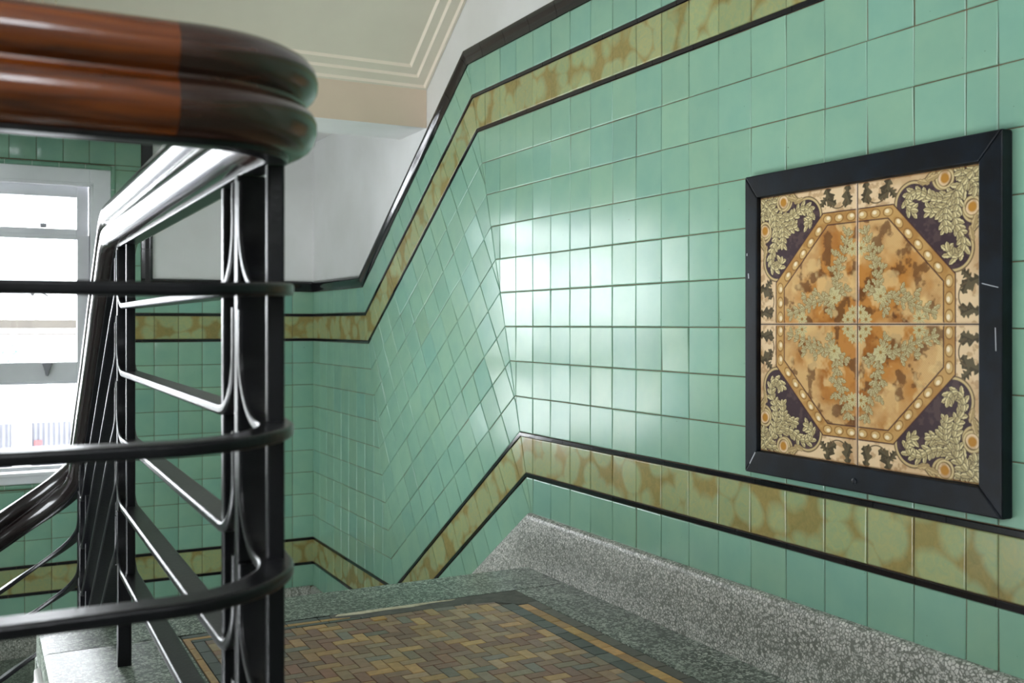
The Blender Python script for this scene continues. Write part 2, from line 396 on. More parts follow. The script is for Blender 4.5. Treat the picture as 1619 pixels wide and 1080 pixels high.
mb = MB(); mb.box(2.36, 2.62, L + .25, L + .5, 3.98, 4.16); mb.box(2.43, 2.55, L + .2, L + .3, 4.02, 4.1); mb.build('sash_catch', M['steel'], win, bevel=.004)
mb = MB(); mb.add([P(x, y, z) for y in (L + .12, L + .35) for x, z in ((2.42, -1.57), (2.84, -1.57), (2.7, -1.95), (2.66, -2.12), (2.58, -2.12), (2.54, -1.95))], [(0, 1, 2, 3, 4, 5), (11, 10, 9, 8, 7, 6)] + [(i, i + 6, (i + 1) % 6 + 6, (i + 1) % 6) for i in range(6)])
mb.build('sash_lift', M['steel'], win, bevel=.004)
mb = MB()
def rod(mb, a, b, r, n=8):
    a, b = Vector(P(*a)), Vector(P(*b)); d = (b - a).normalized(); u = d.orthogonal().normalized(); v = d.cross(u)
    mb.loft([[tuple(p + (u * math.cos(t) + v * math.sin(t)) * r * T * q) for t in [2 * math.pi * i / n for i in range(n)]] for p, q in ((a, 1), (b, .45))])
mb.box(2.02, 2.16, L + .28, L + .5, 1.18, 1.62); rod(mb, (2.12, L + .36, 1.55), (3.0, L + .36, .92), .05)
mb.build('window_stay', M['paint'], win)

# ------------------------------------------------------------------ ceiling
KS = math.tan(AL); YE = 32.36; XL = 1.2
def sof(x, y, up=0): return P(x, y + up * SA, 8.06 + KS * (YE - y) + up * CA)
def sofy(d): return YE - d * CA           # d = distance up the slope from the beam
mb = MB(); top = 27
lev = [0.0, .14, .5, .85]; ups = [0, .08, .16, .24]
for i in range(4):
    a, u = lev[i], ups[i]
    if i < 3:
        b = lev[i + 1] - (.07 if i == 2 else .06); e = lev[i + 1]
        ring = lambda q: [(XL + q, q), (D - q, q), (D - q, top - q), (XL + q, top - q)]
        for r0, r1, u0, u1, mi in ((ring(a), ring(b), u, u, 0), (ring(b), ring(e), u, ups[i + 1], 1)):
            for k in range(4):
                q = ((r0[k], u0), (r0[(k + 1) % 4], u0), (r1[(k + 1) % 4], u1), (r1[k], u1)); mb.add([sof(p[0], sofy(p[1]), w_) for p, w_ in q], [(3, 2, 1, 0)], (1, 1, 1), mi)
    else:
        mb.add([sof(x, sofy(d), u) for x, d in ((XL + a, a), (D - a, a), (D - a, top - a), (XL + a, top - a))], [(3, 2, 1, 0)])
mb.add([sof(x, sofy(d), 1.2) for x, d in ((XL, 0), (D, 0), (D, top), (XL, top))], [(0, 1, 2, 3)])
mb.add([sof(XL, sofy(d), u) for d, u in ((0, 0), (top, 0), (top, 1.2), (0, 1.2))], [(0, 1, 2, 3)])
soffit = tag(mb.build('ceiling', [M['cream'], M['cream_line_lit']]), kind='structure')
mb = MB(); mb.box(XL, D, YE, YE + .02, 6.765, 8.5); mb.build('beam_face', M['cream_side_lit'], soffit)
mb = MB(); mb.box(XL, D, YE + .02, 34.85, 6.76, 9.6); mb.box(-16, D, 34.85, L, 8.3, 9.6); mb.build('landing_soffit', M['white'], soffit)
mb = MB(); mb.box(-17, D + 1.2, -13, L + 1.6, 17, 18); mb.build('upper_ceiling', M['white'], soffit)

# ------------------------------------------------------------------ floors
mb = MB()
def slab_edge(mb, x0, x1, y0, y1, ztop, th, col=(1, 1, 1)):
    # slab with a rounded edge on its x0 side and on its y1 side
    prof = [(0, -th), (0, -.12), (.035, -.035), (.12, 0)]
    rings = []
    for q, z in prof: rings.append([P(x0 + q, y0, ztop + z), P(x0 + q, y1 - q, ztop + z), P(x1, y1 - q, ztop + z)])
    mb.loft(rings, closed=False, col=col, smooth=True)
    mb.add([P(x0 + .12, y0, ztop), P(x1, y0, ztop), P(x1, y1 - .12, ztop), P(x0 + .12, y1 - .12, ztop)], [(0, 1, 2, 3)], col)
    mb.add([P(x0, y0, ztop - th), P(x1, y0, ztop - th), P(x1, y1, ztop - th), P(x0, y1, ztop - th)], [(3, 2, 1, 0)], col)
MX0, MX1, MY1 = 3.87, 12.06, 22.66      # the sunk panel holding the mosaic
NY = 24.76
# nosing strip, side borders (joints are thin real gaps)
slab_edge(mb, 1.2, D, 22.67, NY, FLZ, .62)
mb.loft([[P(1.2 + q, 10.3, FLZ + z), P(1.2 + q, 22.635, FLZ + z)] for q, z in ((0, -.62), (0, -.12), (.035, -.035), (.12, 0), (MX0 - 1.2, 0))], closed=False, smooth=True)
mb.add([P(MX0, 10.3, FLZ), P(MX0, 10.3, FLZ - .1), P(MX0, 22.655, FLZ - .1), P(MX0, 22.655, FLZ)], [(0, 1, 2, 3)])
mb.box(MX1, D, -12, 22.635, FLZ - .5, FLZ)
mb.box(-16, MX0, -12, 10.3, FLZ - .5, FLZ); mb.box(MX0, MX1, -12, 8, FLZ - .5, FLZ)
mb.box(1.22, D, 10.0, 22.67, FLZ - .62, FLZ - .1)
floor = tag(mb.build('floor', M['terrazzo']), kind='structure')
mb = MB(); mb.box(MX0, MX1, 8, MY1 + .01, FLZ - .1, FLZ - .028); mb.build('mosaic_bed', M['bed'], floor)
def brick(mb, x0, x1, y0, y1, col, h=0, gp=.008):
    mb.add([P(x, y, FLZ - .03) for x, y in ((x0 + gp, y0 + gp), (x1 - gp, y0 + gp), (x1 - gp, y1 - gp), (x0 + gp, y1 - gp))] +
           [P(x, y, FLZ - .004 + h + random.uniform(-.004, .004)) for x, y in ((x0 + gp * 1.6, y0 + gp * 1.6), (x1 - gp * 1.6, y0 + gp * 1.6), (x1 - gp * 1.6, y1 - gp * 1.6), (x0 + gp * 1.6, y1 - gp * 1.6))],
           [(4, 5, 6, 7), (0, 1, 5, 4), (1, 2, 6, 5), (2, 3, 7, 6), (3, 0, 4, 7)], col)
PAL = [(158, 130, 100), (144, 114, 92), (172, 138, 96), (184, 148, 98), (134, 102, 86), (124, 120, 108), (142, 126, 104), (152, 122, 98), (140, 102, 84), (166, 140, 108), (134, 110, 94)]
YEL = [(192, 150, 92), (184, 142, 86), (200, 158, 100), (178, 138, 88)]
DRK = [(84, 92, 88), (92, 98, 92), (76, 84, 80)]
def jc(c):
    k = random.uniform(.9, 1.08); return lin(tuple(x * k * random.uniform(.985, 1.015) for x in c))
mb = MB(); c = .262
FX0, FX1, FY0, FY1 = 4.3, 11.1, 8.2, 22.08
nx, ny = int((FX1 - FX0) / c) + 3, int((FY1 - FY0) / c) + 3
def cb(x0, x1, y0, y1):
    x0, x1, y0, y1 = max(x0, FX0), min(x1, FX1), max(y0, FY0), min(y1, FY1)
    if x1 - x0 > .05 and y1 - y0 > .05: brick(mb, x0, x1, y0, y1, jc(random.choice(PAL)))
for i in range(-2, nx):
    for j in range(-2, ny):
        x, y = FX0 + i * c, FY1 - (j + 1) * c
        k = (i - j) % 4
        if k == 0: cb(x, x + 2 * c, y, y + c)
        if k == 3: cb(x, x + c, y - c, y + c)
def strip(x0, x1, y0, y1, step, pal):
    if x1 - x0 > y1 - y0:
        x = x0
        while x < x1 - .05: brick(mb, x, min(x + step, x1), y0, y1, jc(random.choice(pal))); x += step
    else:
        y = y1
        while y > y0 + .05: brick(mb, x0, x1, max(y - step, y0), y, jc(random.choice(pal))); y -= step
strip(11.1, 11.46, FY0, 21.6, .52, DRK); strip(11.46, 11.74, FY0, 21.4, .52, YEL); strip(11.74, 12.05, FY0, 21.5, .75, [(96, 94, 86), (88, 88, 82)])
strip(4.05, 4.3, FY0, 22.08, .75, DRK); strip(3.9, 4.05, FY0, 22.4, .75, YEL)
strip(4.05, 8.0, 22.1, 22.26, .75, DRK); strip(3.9, 7.6, 22.26, 22.42, .75, YEL); strip(3.9, 7.2, 22.42, 22.64, .75, DRK)
brick(mb, 7.95, 8.3, 21.75, 22.0, lin((186, 146, 86)), .02)
mb.build('mosaic_paving', M['mosaic'], floor)
mb = MB()
pts = [(7.2, 22.42), (8.0, 22.1), (9.0, 22.1), (10.2, 22.02), (11.1, 21.9), (11.5, 21.5), (11.9, 21.35), (12.05, 21.5), (12.05, 22.655), (7.2, 22.655)]
mb.add([P(x, y, FLZ - .003) for x, y in pts] + [P(x, y, FLZ - .05) for x, y in pts], [tuple(range(len(pts)))] + [(i, i + len(pts), (i + 1) % len(pts) + len(pts), (i + 1) % len(pts)) for i in range(len(pts))])
mb.build('mortar_patch', M['mortar'], floor)
mb = MB(); pts = [(7.3, 22.5), (7.9, 22.42), (8.5, 22.46), (9.2, 22.42), (9.7, 22.52), (10.2, 22.5), (10.35, 22.56), (9.8, 22.62), (8.6, 22.63), (7.4, 22.63)]
mb.add([P(x, y, FLZ + .006) for x, y in pts] + [P(x, y, FLZ - .05) for x, y in pts], [tuple(range(len(pts)))] + [(i, i + len(pts), (i + 1) % len(pts) + len(pts), (i + 1) % len(pts)) for i in range(len(pts))])
mb.build('cement_patch', M['cement'], floor)
mb = MB(); mb.box(1.08, 1.3, 10.3, 23.25, FLZ - 1.6, FLZ - .42); mb.build('slab_fascia', M['outer'], floor, bevel=.008)
# lower quarter landing
mb = MB(); mb.box(-.3, D, 33.0, L, LOW - 1, LOW)
tag(mb.build('floor_2', M['terrazzo'], bevel=.01), kind='structure')
# the flight down from the landing, and the next one turning away below the window
def flight(name, label, n, fn):
    r = tag(empty(name, P(*fn(0)[0])), label, 'stairs')
    for k in range(n):
        (_, b) = fn(k); mb = MB(); mb.box(*b); mb.build('step', M['terrazzo'], r, bevel=.008)
GO, RI = 1.65, 6.7 / 6
flight('terrazzo_flight', 'speckled terrazzo stair flight dropping beyond the landing edge beside the green right wall', 5,
       lambda k: ((7, NY, LOW), (1.25 if k < 3 else 2.4, D - .02, NY + .02 + GO * k, NY + GO * (k + 1) + .06, FLZ - RI * (k + 1) - 2.0, FLZ - RI * (k + 1))))
flight('turned_flight', 'speckled terrazzo stair flight going down below the white sash window', 5,
       lambda k: ((-1, 39, LOW - 6.7), (-.3 - GO * (k + 1) - .06, -.32 - GO * k, 33.0, L - .02, LOW - RI * (k + 1) - 2.0, LOW - RI * (k + 1))))
mb = MB(); mb.box(-16, D, -12, L, LOW - 8.2, LOW - 7.2); tag(mb.build('floor_3', M['terrazzo']), kind='structure')

# terrazzo skirting
SK = [(-5.2, -.02), (-5.2, .1), (-5.22, .155), (-5.27, .185), (-5.36, .2), (-6.0, .225), (-6.66, .262)]
mb = MB()
def skirt(region, pieces, to3, rev, last=None):
    pr = list(SK) + ([(last, .27), (last, -.02)] if last else [(-6.7, -.02)])
    k = MB(); trim_run(k, pr, pieces, region, to3, rev, gap=.016)
    for v_ in (k,):
        b = len(mb.v); mb.v += v_.v
        for f_, s_ in zip(v_.f, v_.sm): mb.f.append([i + b for i in f_]); mb.c.append((1, 1, 1)); mb.m.append(0); mb.sm.append(s_)
skirt('A', [(-12, 6), (6, 14.5), (14.5, 22.72), (22.72, 30)], r3, False)
skirt('B', [(-3, LS + 4)], r3, False, -8.0)
skirt('C', [(30, L - .2)], r3, False)
tag(mb.build('baseboard_right', M['skirt']), kind='structure')
mb = MB(); skirt(FR, [(-16, 2.5), (2.5, D - .2)], f3, True)
tag(mb.build('baseboard_far', M['skirt']), kind='structure')

# ------------------------------------------------------------------ stair balustrade
XN, XR, YN, RR, RL = 2.48, 2.69, 8.48, 1.05, 1.75
KR = .665
Y0R = 21.95                       # where the rail starts down
plan = []                          # (x, y, sx, sy) : point and horizontal side vector
def seg(x0, y0, x1, y1, n):
    l = math.hypot(x1 - x0, y1 - y0); sx, sy = (y1 - y0) / l, -(x1 - x0) / l
    for i in range(n): plan.append((x0 + (x1 - x0) * i / n, y0 + (y1 - y0) * i / n, sx, sy))
def arc(cx, cy, a0, a1, n, RR=RR):
    for i in range(n):
        a = a0 + (a1 - a0) * i / n; plan.append((cx + RR * math.cos(a), cy + RR * math.sin(a), math.cos(a), math.sin(a)))
seg(-12, YN, XN - RR, YN, 90); arc(XN - RR, YN + RR, -math.pi / 2, 0, 20)
YC = 31.0
seg(XN, YN + RR, XR, YC, 340); arc(XR - RL, YC, 0, math.pi / 2, 24, RL); seg(XR - RL, YC + RL, -13, YC + RL, 120)
plan.append((-13, YC + RL, 0, 1))
S = [0.0]
for a, b in zip(plan, plan[1:]): S.append(S[-1] + math.dist(a[:2], b[:2]))
SLK = math.hypot(XR - XN, YC - YN - RR) / (YC - YN - RR)
S_y = lambda y: 12 + XN - RR + RR * math.pi / 2 + (y - YN - RR) * SLK          # arc length at a point of the long straight run
S_A = 12 + XN - RR                                                     # start of the near corner
S_DROP = S_y(Y0R)
def base_z(s, r=.35):
    d = s - S_DROP
    if d <= -r: return -.07 * max(0, min(1, (S_y(10.4) - s) / 2.5))
    if d >= r: return -KR * d
    return -KR * (d + r) ** 2 / (4 * r)
def at(s):
    s = max(0, min(S[-1] - 1e-6, s))
    lo, hi = 0, len(S) - 1
    while hi - lo > 1:
        mid = (lo + hi) // 2
        if S[mid] <= s: lo = mid
        else: hi = mid
    t = (s - S[lo]) / (S[hi] - S[lo]); a, b = plan[lo], plan[hi]
    q = [a[i] + (b[i] - a[i]) * t for i in range(4)]; l = math.hypot(q[2], q[3]); return q[0], q[1], q[2] / l, q[3] / l
def sweep(mb, pts, prof, smooth=True, vertical=False):
    # pts : list of (s, z); prof : list of (u, v) with u sideways and v square to the path
    rings = []
    for i, (s, z) in enumerate(pts):
        x, y, sx, sy = at(s)
        s0, z0 = pts[max(i - 1, 0)]; s1, z1 = pts[min(i + 1, len(pts) - 1)]
        l = math.hypot(s1 - s0, z1 - z0) or 1; ds, dz = (s1 - s0) / l, (z1 - z0) / l
        if vertical: ds, dz = 1, 0
        fx, fy = -sy, sx
        rings.append([P(x + sx * u - fx * dz * v, y + sy * u - fy * dz * v, z + ds * v) for u, v in prof])
    mb.loft(rings, smooth=smooth)
half = [(0, .93), (.12, .928), (.22, .905), (.30, .86), (.355, .79), (.38, .70), (.372, .62), (.345, .565), (.30, .52), (.262, .49), (.262, .46), (.29, .435), (.34, .39), (.368, .32), (.368, .24), (.345, .15), (.30, .085), (.235, .04), (.15, .02), (0, .02)]
RAILP = half + [(-u, v) for u, v in half[-2:0:-1]]
ZR = 1.54
rail_root = tag(empty('stair_balustrade', P(XR, 21.2, FLZ)), 'black painted stair balustrade with moulded wooden handrail curving round the stairwell', 'railing')
def rng(a, b, st=.09):
    n = max(2, int((b - a) / st)); return [a + (b - a) * i / n for i in range(n + 1)]
hr = empty('handrail', P(XR, 21.2, 1.56)); put(hr, rail_root); 
for nm, a, b, mt in (('amber_section', 0, S_A - .03, 'amber'), ('near_wreath', S_A - .028, S_y(YN + RR) + .5, 'dark'), ('level_section', S_y(YN + RR) + .502, S_DROP - .4, 'ebon'),
                     ('kink_section', S_DROP - .398, S_DROP + .4, 'ebon'), ('raking_section', S_DROP + .402, S_y(YC) - .2, 'ebon'), ('lower_wreath', S_y(YC) - .198, S_y(YC) + 2.9, 'ebon'), ('far_section', S_y(YC) + 2.902, S[-1], 'ebon')):
    mb = MB(); sweep(mb, [(s, ZR + base_z(s)) for s in rng(a, b)], RAILP, True); o_ = mb.build(nm, M[mt], hr)
    if nm == 'amber_section': o_['label'] = 'amber brown varnished length of handrail'
mb = MB(); sweep(mb, [(s, ZR + base_z(s)) for s in rng(0, S[-1])], [(.11, .04), (.11, -.03), (-.11, -.03), (-.11, .04)], False); mb.build('core_bar', M['paint'], rail_root, bevel=.003)
# posts: two full flats that stand, and slim side rods either side of each
BW, BT = .16, .057
ZK = [.35, -.93, -2.2, -3.47, -4.74]
def post(name, s, w, d, z0, z1):
    x, y, sx, sy = at(s); fx, fy = -sy, sx; mb = MB()
    pts = [(sx * u + fx * v + x, sy * u + fy * v + y) for u, v in ((w, -d), (w, d), (-w, d), (-w, -d))]
    mb.loft([[P(px, py, z) for px, py in pts] for z in (z0, z1)], smooth=False); mb.build(name, M['paint'], rail_root, bevel=.004)
def ztop(s): return ZR + base_z(s) - .04
G = [S_y(10.42), S_y(21.25), S_y(30.3)]           # the three standing posts
post('post', G[0], .15, .09, FLZ, ztop(G[0])); post('post', G[1], .13, .10, FLZ, ztop(G[1])); post('post', G[2], .15, .09, FLZ - 4 * RI + .01, ztop(G[2]))
def zk(k, s): return ZK[k] + base_z(s)
RD = 1.02
for s in (G[0] - RD, G[0] + RD, G[1] - RD, G[1] + RD * .8, G[2] - RD, G[2] + RD):
    post('side_rod', s, .08, .075, zk(4, s) - .05 if s > G[0] + 2 else FLZ, ztop(s))
def hook(n=9):  # from level (0,0) up to vertical (1,1) : quarter ellipse
    return [(math.sin(t), 1 - math.cos(t)) for t in [math.pi / 2 * i / n for i in range(1, n + 1)]]
BARP = [(BW, -BT), (BW, BT), (-BW, BT), (-BW, -BT)]
HH = .68
def bar(k, sa, sb, hook_a, hook_b):
    off = .09 + BT; pts = []
    a1, b1 = (sa + off + HH * 1.1 if hook_a else sa), (sb - off - HH * 1.1 if hook_b else sb)
    up = lambda s: zk(k, s)
    if hook_a:
        za = up(a1); top = 1.0
        pts += [(sa + off, za + HH + top * t) for t in (.42, .2, .0)]
        pts += [(a1 - x * HH * 1.1, up(a1 - x * HH * 1.1) * (1 - y) + (za) * y + y * HH) for x, y in hook()[::-1][1:]]
    pts += [(s, up(s)) for s in rng(a1, b1, .12)]
    if hook_b:
        zb = up(b1)
        pts += [(b1 + x * HH * 1.1, up(b1 + x * HH * 1.1) * (1 - y) + zb * y + y * HH) for x, y in hook()[:-1]]
        pts += [(sb - off, zb + HH + t) for t in (.0, .2, .42)]
    mb = MB(); sweep(mb, pts, BARP, True); mb.build('bar', M['paint'], rail_root, bevel=.005)
for k in range(5):
    bar(k, 0, G[0], False, True); bar(k, G[0], G[1], True, True); bar(k, G[1], G[2], True, True); bar(k, G[2], S[-1], True, False)

# ------------------------------------------------------------------ framed tile picture
XF, XT = 13.49, 13.57
oy0, oy1, oz = 9.96, 15.67, 2.91
iy0, iy1, iz = 10.37, 15.33, 2.47
pic = tag(empty('framed_tile_picture', P(D, 12.8, 0)), 'black framed picture of four patterned brown and cream tiles on the green wall', 'picture')
O4 = [(oy0, -oz), (oy1, -oz), (oy1, oz), (oy0, oz)]; I4 = [(iy0, -iz), (iy1, -iz), (iy1, iz), (iy0, iz)]
for k in range(4):
    a, b, c_, d_ = O4[k], O4[(k + 1) % 4], I4[(k + 1) % 4], I4[k]; mb = MB()
    q = [a, b, c_, d_]
    mb.add([P(XF, *p) for p in q] + [P(D - .02, *p) for p in q], [(0, 1, 2, 3), (7, 6, 5, 4)] + [(i, i + 4, (i + 1) % 4 + 4, (i + 1) % 4) for i in range(4)])
    mb.build('frame_member', M['frame'], pic, bevel=.004)
mb = MB(); mb.box(XT + .03, D - .025, iy0 + .002, iy1 - .002, -iz + .002, iz - .002); mb.build('backing_board', M['bed'], pic)
mb = MB()
mb.loft([[P(XF - o_, 12.83 + r * math.cos(t), -2.72 + r * math.sin(t)) for t in [2 * math.pi * i / 12 for i in range(12)]] for o_, r in ((-.01, .055), (.012, .055), (.02, .03))])
mb.build('screw', M['frame'], pic)
mb = MB()
for y0, z0, y1, z1, w in ((15.52, -2.74, 15.36, -2.5, .012), (10.02, .55, 10.3, .62, .006), (10.06, -.4, 10.07, -.05, .008), (15.55, .9, 15.56, 1.0, .014), (15.6, 1.35, 15.6, 1.4, .012)):
    mb = MB(); l = math.hypot(y1 - y0, z1 - z0); nx_, nz_ = -(z1 - z0) / l * w, (y1 - y0) / l * w
    mb.add([P(XF - .004, y0 - nx_, z0 - nz_), P(XF - .004, y1 - nx_, z1 - nz_), P(XF - .004, y1 + nx_, z1 + nz_), P(XF - .004, y0 + nx_, z0 + nz_)], [(0, 1, 2, 3)])
    mb.build('paint_chip', M['scratch'], pic)

def vnoise(U, V, f, rs):
    gN = int(f) + 3; gr = rs.rand(gN, gN); x, y = U * f, V * f
    i, j = x.astype(int), y.astype(int); fx, fy = x - i, y - j; fx = fx * fx * (3 - 2 * fx); fy = fy * fy * (3 - 2 * fy)
    return (gr[i, j] * (1 - fx) + gr[i + 1, j] * fx) * (1 - fy) + (gr[i, j + 1] * (1 - fx) + gr[i + 1, j + 1] * fx) * fy
def paint_tile(seed, N=240):
    rs = np.random.RandomState(seed)
    u = (np.arange(N) + .5) / N; U, V = np.meshgrid(u, u, indexing='ij')
    fb = lambda f: sum(vnoise(U, V, f * 2 ** k, rs) * .5 ** k for k in range(4)) / 1.875
    A = lambda c: np.array(lin(c))
    sm = lambda d, w=.006: np.clip(.5 - d / w, 0, 1)
    img = np.zeros((N, N, 3)) + A((222, 194, 154))
    def over(mask, c): 
        nonlocal img
        c = np.array(c); img = img * (1 - mask[..., None]) + c * mask[..., None]
    n1, n2, n3 = fb(4), fb(9), fb(22)
    over(np.clip((n1 - .5) * 3, 0, .55), A((172, 132, 84))); over(np.clip((n3 - .58) * 5, 0, .5), A((150, 108, 64)))
    octo = lambda r, q: np.maximum(np.maximum(U, V) - r, (U + V - q) / 1.414)
    o1, o2 = octo(.815, 1.135), octo(.725, 1.0)
    # dark spandrel with two lobes and a stem to the corner
    X, Y = U, V
    S1 = np.hypot((X - .485), (Y - .80)) - .135; S2 = np.hypot(X - .80, Y - .485) - .135
    diag = (X + Y - 1.60); tri = np.maximum(np.maximum(-(X + Y - 1.13) / 1.414, np.abs(X - Y) / 1.414 - .245), (X + Y - 1.63) / 1.414)
    stem = np.maximum(np.abs(X - Y) / 1.414 - .17 + .0 * X, -(X + Y - 1.5) / 1.414)
    sp = np.minimum(np.minimum(S1, S2), np.minimum(tri, stem))
    for cx, cy, r in ((.72, .95, .085), (.95, .72, .085)): sp = np.maximum(sp, r - np.hypot(X - cx, Y - cy))
    sp = np.maximum(sp, -(X + Y - 1.135) / 1.414)
    over(sm(sp - .026), A((150, 128, 84))); over(sm(sp - .022), A((84, 62, 60))); over(sm(sp - .016), A((196, 172, 122))); over(sm(sp), A((66, 52, 56)))
    over(sm(sp) * np.clip((n3 - .5) * 4, 0, .6), A((92, 74, 72)))
    for cx, cy in ((.735, .94), (.94, .735)):
        over(sm(np.abs(np.hypot(X - cx, Y - cy) - .062) - .012), A((120, 98, 60))); over(sm(np.abs(np.hypot(X - cx, Y - cy) - .062) - .007), A((206, 184, 136)))
        over(sm(np.hypot(X - cx, Y - cy) - .033, .012), A((176, 124, 50)))
    def leaf(cx, cy, ln, wd, ang, c1, c2, edge, scal=.25, fr=9):
        ca, sa_ = math.cos(ang), math.sin(ang); a = ((X - cx) * ca + (Y - cy) * sa_) / ln; b = (-(X - cx) * sa_ + (Y - cy) * ca)
        env = wd * np.clip(1 - np.abs(a) ** 2.2, 0, 1) ** .8 * (1 + scal * np.sin(a * fr + np.abs(b) / wd * 1.5))
        d = np.where(np.abs(a) < 1, np.abs(b) - env, 1.0)
        over(sm(d - .005, .006), A(edge)); over(sm(d, .006), A(c1)); over(sm(d, .006) * (b < 0) * .6, A(c2)); over(sm(np.abs(b) - .002, .005) * (np.abs(a) < .8) * .7, A(edge))
    LC = ((216, 200, 150), (140, 120, 80), (62, 48, 44))
    q = math.pi / 4
    def vine(pts_, n_, ln_, wd_, cols, m_, scal=.1):
        pa = np.array(pts_); d_ = np.r_[0, np.cumsum(np.hypot(*np.diff(pa, axis=0).T))]
        t_ = np.linspace(0, d_[-1], n_ + 1); px_, py_ = np.interp(t_, d_, pa[:, 0]), np.interp(t_, d_, pa[:, 1])
        for i_ in range(n_):
            an = math.atan2(py_[i_ + 1] - py_[i_], px_[i_ + 1] - px_[i_])
            for sd in (1, -1, 0):
                a2 = an + sd * (.85 + rs.uniform(-.15, .15)); l2 = ln_ * rs.uniform(.8, 1.15) * (1 if sd else .8)
                cx, cy = px_[i_] + math.cos(a2) * l2 * .7, py_[i_] + math.sin(a2) * l2 * .7
                if m_: cx, cy, a2 = cy, cx, math.pi / 2 - a2
                leaf(cx, cy, l2, wd_, a2, *cols, scal=scal, fr=11)
    for m_ in (0, 1):
        def lf(x, y, ln, wd, an, cols=LC, **k):
            if cols is LC: ln, wd = ln * 1.1, wd * 1.3
            if m_: leaf(y, x, ln, wd, math.pi / 2 - an, *cols, **k)
            else: leaf(x, y, ln, wd, an, *cols, **k)
        VC = LC
        for pts_, n_, ln_, wd_ in (([(.98, .98), (.92, .90), (.84, .82), (.76, .755), (.69, .67)], 8, .046, .018), ([(.84, .82), (.77, .835), (.70, .80), (.62, .825), (.54, .875), (.465, .875), (.425, .82), (.45, .765), (.52, .75)], 13, .040, .016),
                                   ([(.74, .74), (.66, .735), (.585, .75)], 4, .038, .015), ([(.90, .93), (.86, .965), (.82, .955)], 3, .038, .016)):
            vine(pts_, n_, ln_, wd_, VC, m_)
        lf(.57, .935, .05, .016, -.25, ((196, 170, 122), (150, 128, 84), (120, 96, 66))); lf(.64, .955, .05, .018, .3, ((196, 170, 122), (150, 128, 84), (120, 96, 66)))
        DC = ((74, 66, 50), (104, 94, 70), (98, 84, 62))
        lf(.26, .925, .075, .036, 1.2, DC, scal=.5); lf(.235, .89, .05, .026, .4, DC, scal=.5); lf(.315, .895, .04, .022, 2.2, DC, scal=.5); lf(.09, .92, .085, .028, 1.75, DC, scal=.5); lf(.075, .90, .05, .026, 1.2, DC, scal=.5)
        e = np.hypot((X if not m_ else Y) - .175, ((Y if not m_ else X) - .905) * 1.3)
        over(sm(np.abs(e - .085) - .006, .008) * ((Y if not m_ else X) < .9), A((96, 80, 58)))
    # strap of the octagon with its beads
    band = np.maximum(o1, -o2)
    over(sm(o1), A((186, 146, 88))); over(sm(o1) * np.clip((n2 - .45) * 4, 0, .7), A((158, 112, 58)))
    def bead_(cx, cy, an):
        ca, sa_ = math.cos(an), math.sin(an); a = (X - cx) * ca + (Y - cy) * sa_; b = -(X - cx) * sa_ + (Y - cy) * ca
        d = np.hypot(a / .036, b / .026) - 1
        over(sm(d - .25, .2), A((134, 96, 52))); over(sm(d, .2), A((198, 164, 108))); over(sm(np.hypot((a + .008) / .018, (b - .006) / .013) - 1, .5), A((232, 216, 180)))
    for x in (.05, .165, .275): bead_(x, .768, 0); bead_(.768, x, math.pi / 2)
    for t in np.linspace(.12, .88, 5): bead_(.325 + .42 * t - .01, .745 - .42 * t - .01, -math.pi / 4)
    # mottled field
    f = sm(o2)
    fld = np.zeros_like(img) + A((206, 168, 112)); r = np.hypot(U, V)
    mk = lambda m, c: fld * (1 - m[..., None]) + A(c) * m[..., None]
    fld = mk(np.clip((n1 + .35 - r * .75 - .25) * 3.2, 0, .9), (176, 116, 48)); fld = mk(np.clip((n2 - .5) * 5 * (1.05 - r), 0, .85), (140, 84, 32)); fld = mk(np.clip((fb(11) - .56) * 9, 0, .75), (84, 54, 34))
    fld = mk(np.clip((fb(7) - .56) * 6, 0, .6), (222, 190, 132))
    fld = mk(sm(np.abs(((U - V) * 60) % 1 - .5) - .2, .2) * np.clip((U + V - .72) * 4, 0, .3), (150, 108, 66))
    img = img * (1 - f[..., None]) + fld * f[..., None]
    FC = ((188, 178, 134), (158, 146, 104), (128, 98, 58))
    for m_ in (0, 1):
        def fl(x, y, ln, wd, an):
            if m_: leaf(y, x, ln * 1.1, wd * 1.45, math.pi / 2 - an, *FC, scal=.4)
            else: leaf(x, y, ln * 1.1, wd * 1.45, an, *FC, scal=.4)
        for pts_, n_, ln_, wd_ in (([(.20, .20), (.185, .30), (.165, .40), (.12, .50), (.09, .60), (.065, .70)], 8, .042, .013), ([(.18, .32), (.23, .40), (.245, .46)], 2, .034, .012), ([(.16, .44), (.20, .50), (.19, .57)], 2, .034, .012), ([(.20, .22), (.12, .23), (.06, .28)], 3, .034, .012)):
            vine(pts_, n_, ln_, wd_, FC, m_, .3)
    fl(.21, .20, .06, .03, q)
    for cx, cy in ((.035, .535), (.535, .035), (.21, .19), (.03, .08), (.08, .03)):
        a = np.arctan2(Y - cy, X - cx); d = np.hypot(X - cx, Y - cy)
        over(sm(d - .055 * (.55 + .45 * np.abs(np.cos(a * 4.5))), .01), A((192, 180, 132))); over(sm(np.abs(np.sin(a * 4.5)) * d - .004, .008) * (d < .05), A((120, 96, 60))); over(sm(d - .012, .01), A((150, 110, 56)))
    for d in (o1, o2): over(sm(np.abs(d) - .0045, .007) , A((66, 42, 44)))
    over(np.clip((np.maximum(U, V) - .985) * 60, 0, .6), A((150, 104, 60))); over(np.clip((.012 - np.minimum(U, V)) * 80, 0, .8), A((206, 176, 146)))
    return img
